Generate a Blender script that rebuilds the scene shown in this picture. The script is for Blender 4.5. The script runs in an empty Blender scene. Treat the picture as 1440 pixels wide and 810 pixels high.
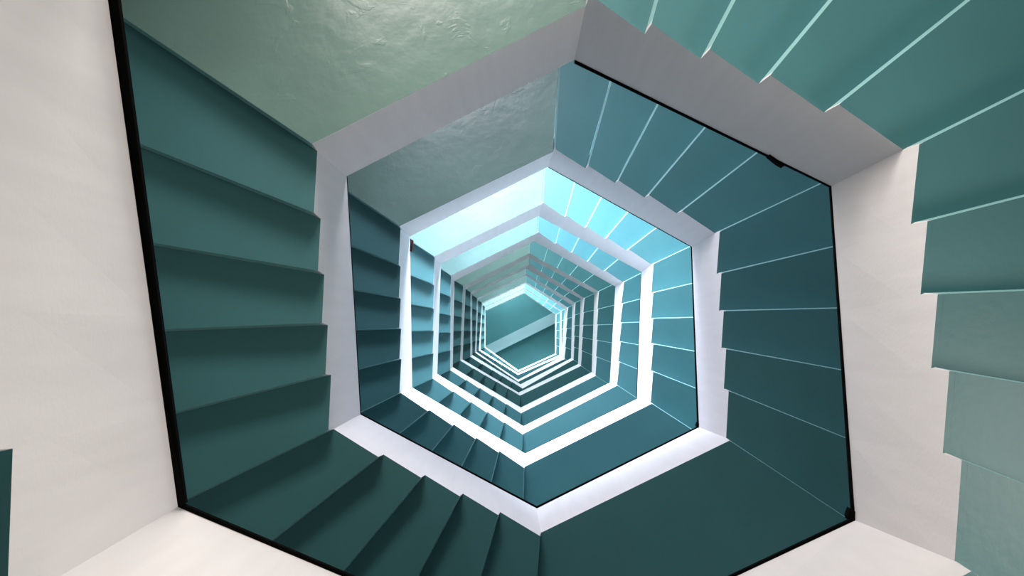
import bpy, math
from mathutils import Matrix, Vector

scene = bpy.context.scene
C = bpy.data.collections.new('stairwell'); scene.collection.children.link(C)

# ------------------------------------------------------------------ camera
# lies low in the bottom of the well and looks straight up the shaft.
# Plan axes: +X to the picture's right, +Y to the picture's bottom, +Z up the well.
RX, RY = -0.042163, 0.001325
CAM = (-0.23422, 0.09007, 0.0)
cam_d = bpy.data.cameras.new('camera'); cam = bpy.data.objects.new('camera', cam_d)
scene.collection.objects.link(cam); scene.camera = cam
cam_d.sensor_width = 36; cam_d.lens = 37.5; cam_d.clip_start = 0.02; cam_d.clip_end = 200
rot = Matrix.Rotation(RX, 3, 'X') @ Matrix.Rotation(RY, 3, 'Y')
cam.matrix_world = Matrix((
    (rot[0][0], -rot[1][0], -rot[2][0], CAM[0]),
    (rot[0][1], -rot[1][1], -rot[2][1], CAM[1]),
    (rot[0][2], -rot[1][2], -rot[2][2], CAM[2]),
    (0, 0, 0, 1)))

# ------------------------------------------------------------------ world, exposure
w = bpy.data.worlds.new('sky'); scene.world = w; w.use_nodes = True
bg = w.node_tree.nodes['Background']; bg.inputs[0].default_value = (0.62, 0.78, 1.0, 1); bg.inputs[1].default_value = 0.6
vs = scene.view_settings
vs.view_transform = 'Standard'; vs.look = 'None'; vs.exposure = 0.0; vs.gamma = 1.0
vs.use_curve_mapping = False
scene.cycles.max_bounces = 10; scene.cycles.diffuse_bounces = 7
scene.cycles.sample_clamp_indirect = 6.0

# daylight entering by the landing windows, one per storey, bottom to top: (watts, colour)
DAY = [
    (150, (1.00, 0.90, 0.81)),
    (130, (0.95, 0.91, 1.00)),
    (780, (0.80, 0.86, 1.00)),
    (560, (0.74, 0.85, 1.00)),
    (210, (0.86, 0.98, 1.00)),
    (170, (0.82, 0.95, 1.00)),
    (190, (0.82, 0.95, 1.00)),
    (260, (0.78, 0.91, 1.00)),
    (850, (0.78, 0.91, 1.00)),
    (850, (0.78, 0.91, 1.00)),
    (120, (0.78, 0.94, 1.00)),
]
DOOR_LIGHT = (120, (1.0, 0.89, 0.78))

# ------------------------------------------------------------------ materials
def material(name, base, rough=0.5, spec=0.4, var=0.06, scale=2.0, bump=0.0, bscale=40.0, stretch=(1, 1, 1), extra=None):
    m = bpy.data.materials.new(name); m.use_nodes = True
    nt = m.node_tree; n = nt.nodes; l = nt.links
    b = n['Principled BSDF']; b.inputs['Roughness'].default_value = rough
    b.inputs['Specular IOR Level'].default_value = spec
    geo = n.new('ShaderNodeNewGeometry')
    mp = n.new('ShaderNodeMapping'); mp.inputs['Scale'].default_value = stretch
    l.new(geo.outputs['Position'], mp.inputs['Vector'])
    nz = n.new('ShaderNodeTexNoise'); nz.inputs['Scale'].default_value = scale; nz.inputs['Detail'].default_value = 5
    l.new(mp.outputs[0], nz.inputs['Vector'])
    cr = n.new('ShaderNodeValToRGB')
    cr.color_ramp.elements[0].position = 0.3; cr.color_ramp.elements[1].position = 0.7
    cr.color_ramp.elements[0].color = tuple(c * (1 - var) for c in base) + (1,)
    cr.color_ramp.elements[1].color = tuple(min(1, c * (1 + var)) for c in base) + (1,)
    l.new(nz.outputs['Fac'], cr.inputs['Fac']); l.new(cr.outputs[0], b.inputs['Base Color'])
    if bump:
        n2 = n.new('ShaderNodeTexNoise'); n2.inputs['Scale'].default_value = bscale; n2.inputs['Detail'].default_value = 4
        l.new(geo.outputs['Position'], n2.inputs['Vector'])
        bp = n.new('ShaderNodeBump'); bp.inputs['Strength'].default_value = bump; bp.inputs['Distance'].default_value = 0.02
        l.new(n2.outputs['Fac'], bp.inputs['Height']); l.new(bp.outputs[0], b.inputs['Normal'])
        if extra == 'peel':     # ridges of old plaster and peeling paint
            mu = n.new('ShaderNodeTexNoise'); mu.inputs['Scale'].default_value = 3.5; mu.inputs['Detail'].default_value = 7
            mu.inputs['Distortion'].default_value = 1.2
            l.new(geo.outputs['Position'], mu.inputs['Vector'])
            r2 = n.new('ShaderNodeValToRGB'); e = r2.color_ramp.elements
            e[0].position = 0.60; e[0].color = (0, 0, 0, 1); e[1].position = 0.63; e[1].color = (1, 1, 1, 1)
            l.new(mu.outputs['Fac'], r2.inputs['Fac'])
            b2 = n.new('ShaderNodeBump'); b2.inputs['Strength'].default_value = 0.16; b2.inputs['Distance'].default_value = 0.003
            l.new(r2.outputs[0], b2.inputs['Height']); l.new(bp.outputs[0], b2.inputs['Normal'])
            l.new(b2.outputs[0], b.inputs['Normal'])
    return m

WHITE = material('white_limewash', (0.62, 0.60, 0.62), 0.55, 0.3, 0.035, 3.0, 0.05, 60, (6, 6, 0.35))
TEAL = material('teal_gloss_paint', (0.050, 0.152, 0.166), 0.42, 0.4, 0.07, 1.6, 0.045, 26)
RISER = material('pale_teal_riser', (0.24, 0.44, 0.46), 0.45, 0.4, 0.06, 3.0)  # riser faces, paler than the teal soffits
PLASTER = material('grey_green_plaster', (0.112, 0.190, 0.176), 0.30, 0.5, 0.16, 1.1, 0.26, 5, extra='peel')
BLACK = material('black_iron', (0.002, 0.002, 0.002), 0.9, 0.03, 0.3, 20)
RUST = material('rusty_iron', (0.035, 0.017, 0.012), 0.8, 0.2, 0.4, 40)
TREAD = material('grey_terrazzo', (0.12, 0.13, 0.13), 0.5, 0.4, 0.2, 60)
WALL = material('pale_wall_paint', (0.22, 0.30, 0.30), 0.6, 0.3, 0.05, 2.0, 0.08, 30)
CEIL = material('teal_ceiling_paint', (0.07, 0.22, 0.23), 0.6, 0.3, 0.08, 1.2, 0.08, 20)
BEAM = material('lit_pale_beam', (0.42, 0.60, 0.62), 0.6, 0.3, 0.05, 1.2)  # window light on the beam's underside is put into this pale colour
FRAME = material('white_window_frame', (0.75, 0.77, 0.78), 0.4, 0.4, 0.03, 5)

# ------------------------------------------------------------------ plan of the well
Z0, H, ROT, SIDE = -0.58981, 0.167595, 0.064451, 1.4
DZ = [0.002, -0.055, 0.073, 0.009, -0.036, 0.011, 0.004, -0.006, -0.001, 0.0]
SLAB, OUT, LEAN = 0.19, 2.9, 0.011                    # slab thickness; corner radius of the outer wall
ANG = {'A': -90, 'F': 210, 'E': 150, 'D': 90, 'C': 30, 'B': -30}
RAIL = {'A': 0.866, 'F': 1.007, 'E': 1.191, 'D': 1.371, 'C': 1.322, 'B': 1.088}    # parapet top over the soffit
JIDX = {'A': 11, 'F': 11, 'E': 16, 'D': 21, 'C': 22, 'B': 27}
# how far each corner of the hand-built well strays from the true hexagon (cm), storey by storey
SOFF = {
'A': [(0, 0), (1.0, -2.5), (0, 0), (.3, -.3), (2.8, -.6), (-3.6, 2.0), (1.2, -1.5), (-1.7, -1.6), (3.5, 1.9), (3, 3), (5.8, 5.3)],
'F': [(0, 0), (-.7, -.1), (-1.0, -.4), (.6, -1.3), (-1.5, 1.2), (-.7, .3), (-1.8, -2.3), (.1, -1.3), (1.6, 0), (0, 2), (-4.0, 5.7)],
'E': [(4.0, -.1), (2.7, .1), (.5, 1.3), (2.0, 3.8), (2.0, 6.2), (-.8, .4), (4.1, 1.4), (1.5, -1.8), (-.6, -1.4), (6.5, -5.0), (0, 0)],
'D': [(0, 0), (2.9, -5.0), (-3.1, -.1), (-1.3, 2.2), (-1.0, 2.3), (-.5, -5.0), (8.2, .1), (-1.1, .6), (-.1, -3.1), (1.5, 1.2), (0, 0)],
'C': [(-8.0, -.8), (-1.9, -.8), (-3.1, .4), (-1.5, .3), (-2.0, 2.4), (-3.0, -2.7), (2.7, -5.9), (-.6, .9), (6.7, 2.0), (5.3, 3.9), (0, 0)],
'B': [(.3, .8), (-.4, -2.6), (.3, -3.1), (6.5, -1.3), (1.0, -2.8), (.4, -2.7), (2.6, -3.3), (3.4, -.6), (2, 1), (.6, 5.2), (0, 0)]}
RLDV = {
'A': [(0, 0), (.9, 0), (-1.1, -1.1), (-1.1, 3.6), (.7, 3.6), (-2.3, 4.2), (-4.1, 2.7), (-1.7, -1.6), (3.5, 1.9), (3, 3), (5.8, 5.3)],
'F': [(3.6, 0), (.4, -.3), (-1.4, -1.4), (2.3, -.2), (-1.0, 3.7), (.1, 1.7), (-1.8, -2.3), (.1, -1.3), (1.6, 0), (0, 2), (-4.0, 5.7)],
'E': [(-.1, -.1), (2.8, -.3), (.7, 1.6), (0, 1.8), (-.1, 4.4), (-1.3, .7), (4.4, -.8), (1.5, -1.8), (.6, -2.0), (6.5, -5.0), (0, 0)],
'D': [(0, 0), (3.0, -.4), (-1.7, .8), (-.1, 2.6), (-1.1, 1.6), (-3.2, -4.3), (3.2, -4.3), (-1.1, .6), (.4, -4.0), (3.3, -.9), (0, 0)],
'C': [(-.3, 7.8), (.6, 2.7), (-3.3, 4.2), (-.6, 3.0), (.2, 1.4), (-1.8, -2.2), (3.1, -5.8), (-5.0, -1.6), (6.1, 1.1), (6.3, 3.9), (0, 0)],
'B': [(.3, 2.2), (-2.2, .2), (.4, 0), (4.7, 1.2), (1.2, -2.7), (-.7, -4.0), (.8, .7), (-.9, 1.9), (2, 1), (.6, 5.2), (0, 0)]}

def zj(j):
    t = (j - 11) / 22.0
    if t <= 0: d = DZ[0]
    elif t >= 9: d = DZ[9]
    else:
        k = int(t); d = DZ[k] + (DZ[k + 1] - DZ[k]) * (t - k)
    return Z0 + H * j + d
def corner(c, r, tab=None):
    a = math.radians(ANG[c]) + ROT
    d = tab[c][r] if tab and 0 <= r <= 10 else (0, 0)
    return Vector((SIDE * math.cos(a) + d[0] / 100, SIDE * math.sin(a) + d[1] / 100, 0))
def outer(c):
    a = math.radians(ANG[c]) + ROT
    return Vector((OUT * math.cos(a), OUT * math.sin(a), 0))
def rail_z(c, r): return zj(JIDX[c] + 22 * r) + RAIL[c] if c != 'A' else zj(11 + 22 * r) + RAIL['A']
T30 = math.tan(math.pi / 6)
FR = [(T30 - math.tan(math.radians(30 - 12 * k))) / (2 * T30) for k in range(6)]    # equal 12 degree winders

# ------------------------------------------------------------------ helpers
def link_mesh(name, verts, faces, mats, parent=None, idx=None, origin=Vector((0, 0, 0))):
    me = bpy.data.meshes.new(name)
    me.from_pydata([tuple(Vector(v) - origin) for v in verts], [], faces)
    for m in mats: me.materials.append(m)
    if idx: 
        for p, i in zip(me.polygons, idx): p.material_index = i
    import bmesh
    bm = bmesh.new(); bm.from_mesh(me); bmesh.ops.recalc_face_normals(bm, faces=bm.faces); bm.to_mesh(me); bm.free()
    o = bpy.data.objects.new(name, me); C.objects.link(o)
    if parent: o.parent = parent
    else: o.location = origin
    return o
def thing(name, loc, label, cat, group=None):
    o = bpy.data.objects.new(name, None); C.objects.link(o); o.location = loc; o.empty_display_size = 0.2
    o['label'] = label; o['category'] = cat
    if group: o['group'] = group
    return o
def structure(o): o['kind'] = 'structure'; return o
def prism(poly, z0, z1):
    n = len(poly)
    v = [(p[0], p[1], z0) for p in poly] + [(p[0], p[1], z1) for p in poly]
    f = [tuple(range(n))[::-1], tuple(range(n, 2 * n))] + [(i, (i + 1) % n, n + (i + 1) % n, n + i) for i in range(n)]
    return v, f
def lerp(a, b, t): return a + (b - a) * t
def radial(p): return Vector((p.x, p.y, 0)).normalized()
def V3(p, z): return Vector((p.x, p.y, z))
def face_point(c0, c1, r0, r1, t, z):
    """point of the well's inner face at share t of a side and height z"""
    s = lerp(corner(c0, r0, SOFF), corner(c1, r1, SOFF), t)
    r = lerp(corner(c0, r0, RLDV), corner(c1, r1, RLDV), t)
    zs = lerp(zj(JIDX[c0] + 22 * r0 + .5), zj(JIDX[c1] + 22 * r1 + .5), t)
    zr = lerp(rail_z(c0, r0), rail_z(c1, r1), t)
    q = lerp(s, r, (z - zs) / (zr - zs))
    return Vector((q.x, q.y, 0))

def slab_mesh(name, j, c0, c1, r0, r1, t0, t1, soffit, parent, org):
    """one step (or landing slab): wedge between two radial lines, painted soffit, terrazzo top"""
    oa, ob = outer(c0), outer(c1)
    p0, p1 = face_point(c0, c1, r0, r1, t0, zj(j)), face_point(c0, c1, r0, r1, t1, zj(j))
    q0, q1 = lerp(oa, ob, t0), lerp(oa, ob, t1)
    p0 = p0 + radial(p0) * 0.02; p1 = p1 + radial(p1) * 0.02
    z = zj(j)
    v, f = prism([p0, p1, q1, q0], z, z + SLAB)
    for i, e in ((1, p1 - p0), (2, q1 - q0)):        # the riser's foot sits back a little
        e = e.normalized() * LEAN; v[i] = (v[i][0] - e.x, v[i][1] - e.y, z)
    return link_mesh(name, v, f, [soffit, TREAD, RISER], parent, [0, 1, 0, 2, 0, 2], org)

def parapet_mesh(spans, c0, c1, r0, r1, soffit, parent, org):
    """inner face of the well on one side: stepped foot that follows the soffit, sloping top"""
    za, zb = rail_z(c0, r0), rail_z(c1, r1)
    run = (corner(c1, r1) - corner(c0, r0)).normalized()
    V, F, I = [], [], []
    for j, t0, t1 in spans:
        z = zj(j); k = len(V)
        for t in (t0, t1):
            zr = za + (zb - za) * t; s, r = face_point(c0, c1, r0, r1, t, z), face_point(c0, c1, r0, r1, t, zr)
            ds, dr = radial(s), radial(r)
            u = run * LEAN if t == t1 else Vector((0, 0, 0))
            V += [V3(s - u, z), V3(face_point(c0, c1, r0, r1, t, z + H), z + H), V3(r, zr), V3(r + dr * .12, zr),
                  V3(s + ds * .12, z + SLAB - .004), V3(s + ds * .02, z + SLAB - .004), V3(s + ds * .02 - u, z)]
        for i in range(7):
            F.append((k + i, k + (i + 1) % 7, k + 7 + (i + 1) % 7, k + 7 + i)); I.append(1 if i == 6 else 0)
        F.append(tuple(k + i for i in range(7))); I.append(0)
        F.append(tuple(k + 7 + i for i in range(7))); I.append(0)
    me = bpy.data.meshes.new('parapet')
    me.from_pydata([tuple(v - org) for v in V], [], F)
    me.materials.append(WHITE); me.materials.append(soffit)
    for p, i in zip(me.polygons, I): p.material_index = i
    import bmesh
    bm = bmesh.new(); bm.from_mesh(me); bmesh.ops.recalc_face_normals(bm, faces=bm.faces); bm.to_mesh(me); bm.free()
    o = bpy.data.objects.new('parapet', me); C.objects.link(o); o.parent = parent
    return o

def handrail_mesh(c0, c1, r0, r1, ov0, ov1, parent, org):
    """flat iron bar on the parapet, lipping over its inner edge"""
    ra, rb = corner(c0, r0, RLDV), corner(c1, r1, RLDV)
    za, zb = rail_z(c0, r0), rail_z(c1, r1)
    V = []
    for p, z, ov in ((ra, za, ov0), (rb, zb, ov1)):
        d = radial(p)
        V += [V3(p - d * ov, z + .001), V3(p - d * ov, z + .022), V3(p + d * .09, z + .022), V3(p + d * .09, z + .001)]
    F = [(0, 1, 2, 3), (4, 5, 6, 7), (0, 1, 5, 4), (1, 2, 6, 5), (2, 3, 7, 6), (3, 0, 4, 7)]
    return link_mesh('handrail', V, F, [BLACK], parent, None, org)

# overhang of the iron rail (m) by storey and side
OV = {(0, 'FE'): (.030, .026), (0, 'ED'): (.017, .014), (0, 'DC'): (.010, .014), (0, 'CB'): (.014, .006), (0, 'BA'): (.006, .016),
      (1, 'FE'): (.002, .004), (1, 'ED'): (.008, .014), (1, 'DC'): (.015, .010), (1, 'CB'): (.014, .007), (1, 'BA'): (.004, .004),
      (2, 'CB'): (.007, .004), (2, 'DC'): (.004, .004)}

# ------------------------------------------------------------------ the setting: floor, outer walls, ceiling
CEIL_Z = 41.0
FLOOR_Z = zj(0) + SLAB
HEX = 'AFEDCB'
v, f = prism([outer(c) * 1.06 for c in HEX], FLOOR_Z - .25, FLOOR_Z)
structure(link_mesh('floor', v, f, [TREAD]))
v, f = prism([outer(c) * 1.06 for c in HEX], CEIL_Z, CEIL_Z + .25)
ceiling = structure(link_mesh('ceiling', v, f, [CEIL]))
SIDES = [('A', 'F', 'window_side'), ('F', 'E', 'left'), ('E', 'D', 'near_left'), ('D', 'C', 'near_right'), ('C', 'B', 'right'), ('B', 'A', 'far_right')]
WIN_C, WIN_W, WIN_S, WIN_H = 0.33, 0.27, 0.75, 1.45    # centre and half width (as part of the side), sill and height over the landing

def wall_boxes(c0, c1, rects):
    """wall between two outer corners; rects = list of (t0, t1, z0, z1)"""
    a, b = outer(c0), outer(c1); n = ((a + b) / 2).normalized() * .2
    V, F = [], []
    for t0, t1, z0, z1 in rects:
        p0, p1 = lerp(a, b, t0), lerp(a, b, t1)
        k = len(V)
        vv, ff = prism([p0, p1, p1 + n, p0 + n], z0, z1)
        V += vv; F += [tuple(i + k for i in q) for q in ff]
    return V, F
for c0, c1, nm in SIDES:
    if nm == 'window_side':
        rects = [(0, WIN_C - WIN_W, FLOOR_Z, CEIL_Z), (WIN_C + WIN_W, 1, FLOOR_Z, CEIL_Z)]
        zprev = FLOOR_Z
        for m in range(11):
            zs = zj(11 + 22 * m) + SLAB + WIN_S
            rects.append((WIN_C - WIN_W, WIN_C + WIN_W, zprev, zs)); zprev = zs + WIN_H
        rects.append((WIN_C - WIN_W, WIN_C + WIN_W, zprev, CEIL_Z))
    elif nm == 'right':
        rects = [(0, .06, FLOOR_Z, CEIL_Z), (.50, 1, FLOOR_Z, CEIL_Z), (.06, .50, FLOOR_Z + 2.3, CEIL_Z)]
    else: rects = [(0, 1, FLOOR_Z, CEIL_Z)]
    V, F = wall_boxes(c0, c1, rects)
    structure(link_mesh('wall_' + nm, V, F, [WALL]))

def area_lamp(name, pos, normal, wid, hei, watts, col):
    d = bpy.data.lights.new(name, 'AREA'); d.shape = 'RECTANGLE'; d.size = wid; d.size_y = hei; d.energy = watts; d.color = col
    o = bpy.data.objects.new(name, d); scene.collection.objects.link(o); o.location = pos
    z = -Vector(normal).normalized(); x = Vector((0, 0, 1)).cross(z).normalized(); y = z.cross(x)
    o.matrix_world = Matrix(((x.x, y.x, z.x, pos[0]), (x.y, y.y, z.y, pos[1]), (x.z, y.z, z.z, pos[2]), (0, 0, 0, 1)))
    return o
# windows: frame bars and daylight
wa, wb = outer('A'), outer('F'); wn = ((wa + wb) / 2).normalized()
for m in range(11):
    zs = zj(11 + 22 * m) + SLAB + WIN_S
    V, F = [], []
    t0, t1 = WIN_C - WIN_W, WIN_C + WIN_W
    def bar(ta, tb, za, zb):
        p, q = lerp(wa, wb, ta) + wn * .10, lerp(wa, wb, tb) + wn * .10
        vv, ff = prism([p, q, q + wn * .05, p + wn * .05], za, zb); k = len(V)
        V.extend(vv); F.extend([tuple(i + k for i in g) for g in ff])
    for tc in (t0 + .01, WIN_C - .1, WIN_C + .1, t1 - .01): bar(tc - .01, tc + .01, zs, zs + WIN_H)
    bar(t0 + .02, t1 - .02, zs, zs + .05); bar(t0 + .02, t1 - .02, zs + WIN_H - .05, zs + WIN_H)
    structure(link_mesh('window_%d' % (m + 1), V, F, [FRAME]))
    mid = lerp(wa, wb, WIN_C) + wn * .06
    area_lamp('window_daylight', (mid.x, mid.y, zs + WIN_H / 2), -wn, OUT * 2 * WIN_W - .1, WIN_H - .1, *DAY[m])
# entrance doorway daylight
da, db = outer('C'), outer('B'); dn = ((da + db) / 2).normalized(); mid = lerp(da, db, .28) + dn * .06
area_lamp('door_daylight', (mid.x, mid.y, FLOOR_Z + 1.15), -dn, OUT * .44 - .1, 2.1, *DOOR_LIGHT)

# the beam under the ceiling, parallel to the landings
ba, bb = outer('A'), outer('F'); u = (bb - ba).normalized(); nrm = Vector((-u.y, u.x, 0))
if nrm.dot(outer('D')) < 0: nrm = -nrm
beam_c = 0.15
L = 2.9
poly = [u * -L + nrm * (beam_c - .2), u * L + nrm * (beam_c - .2), u * L + nrm * (beam_c + .2), u * -L + nrm * (beam_c + .2)]
v, f = prism(poly, CEIL_Z - .32, CEIL_Z)
bm_o = link_mesh('ceiling_beam', v, f, [BEAM], None, None, Vector((0, 0, 0)))
bm_o['label'] = 'pale straight beam crossing the dark teal ceiling at the top of the well'; bm_o['category'] = 'beam'

# ------------------------------------------------------------------ the staircase
ORD = ['lowest', 'first', 'second', 'third', 'fourth', 'fifth', 'sixth', 'seventh', 'eighth', 'ninth', 'topmost']
def turn(m):
    return 'in the lowest turn of the well' if m == 0 else ('in the topmost turn below the ceiling' if m == 10 else
           '%s turn up above the lowest' % ORD[m])
def flight(m, cs, rs, j0, label):
    """ten winder steps round two sides of the well"""
    org = Vector((0, 0, zj(j0)))
    t = thing('stair_flight', org, label, 'staircase', 'stair flights winding round the well')
    for s in range(2):
        c0, c1, r0, r1 = cs[s], cs[s + 1], rs[s], rs[s + 1]
        spans = []
        for k in range(5):
            j = j0 + 5 * s + k
            slab_mesh('step', j, c0, c1, r0, r1, FR[k], FR[k + 1], TEAL, t, org)
            spans.append((j, FR[k], FR[k + 1]))
        parapet_mesh(spans, c0, c1, r0, r1, TEAL, t, org)
        ov = OV.get((m, c0 + c1))
        if ov: handrail_mesh(c0, c1, r0, r1, ov[0], ov[1], t, org)
    return t
def landing(m, c0, c1, j, soffit, label):
    org = Vector((0, 0, zj(j)))
    t = thing('stair_landing', org, label, 'landing', 'landings between the flights')
    slab_mesh('slab', j, c0, c1, m, m, 0, 1, soffit, t, org)
    parapet_mesh([(j, 0, 1)], c0, c1, m, m, soffit, t, org)
    ov = OV.get((m, c0 + c1))
    if ov: handrail_mesh(c0, c1, m, m, ov[0], ov[1], t, org)
    return t
flights = {}
for m in range(11):
    b = 22 * m
    landing(m, 'A', 'F', 11 + b, PLASTER, 'landing with rough grey-green plaster soffit and white parapet, ' + turn(m))
    if m == 10: break
    flights[m, 0] = flight(m, 'FED', (m, m, m), 12 + b, 'teal winder flight rising from rough plaster landing, ' + turn(m))
    landing(m, 'D', 'C', 22 + b, TEAL, 'landing with smooth teal soffit and white parapet, ' + turn(m))
    flights[m, 1] = flight(m, 'CBA', (m, m, m + 1), 23 + b, 'teal winder flight rising to rough plaster landing, ' + turn(m))

# small iron remains on the rails
def lump(name, c0, c1, r0, r1, t, along, inward, depth, dz, mat, parent):
    ra, rb = corner(c0, r0, RLDV), corner(c1, r1, RLDV)
    z = lerp(rail_z(c0, r0), rail_z(c1, r1), t); p = lerp(ra, rb, t); u = (rb - ra).normalized(); d = radial(p)
    org = parent.location
    poly = [p - u * along * .5 - d * inward, p - u * along * .2 - d * inward * 1.15, p + u * along * .5 - d * inward * .8,
            p + u * along * .55 + d * depth, p - u * along * .5 + d * depth]
    v, f = prism(poly, z + dz, z + dz + .05)
    return link_mesh(name, v, f, [mat], parent, None, org)
lump('rail_stub', 'F', 'E', 2, 2, .05, .11, .03, .02, -.002, RUST, flights[2, 0])
lump('rail_iron', 'C', 'B', 0, 0, .006, .05, .03, .03, .0, BLACK, flights[0, 1])  # corner bracket of the rail
lump('rail_iron', 'B', 'A', 0, 1, .185, .09, .014, .02, .0, BLACK, flights[0, 1])  # torn flake hanging at the rail, no bracket
lump('rail_iron', 'C', 'B', 1, 1, .006, .04, .02, .03, .0, BLACK, flights[1, 1])  # corner bracket, one storey up
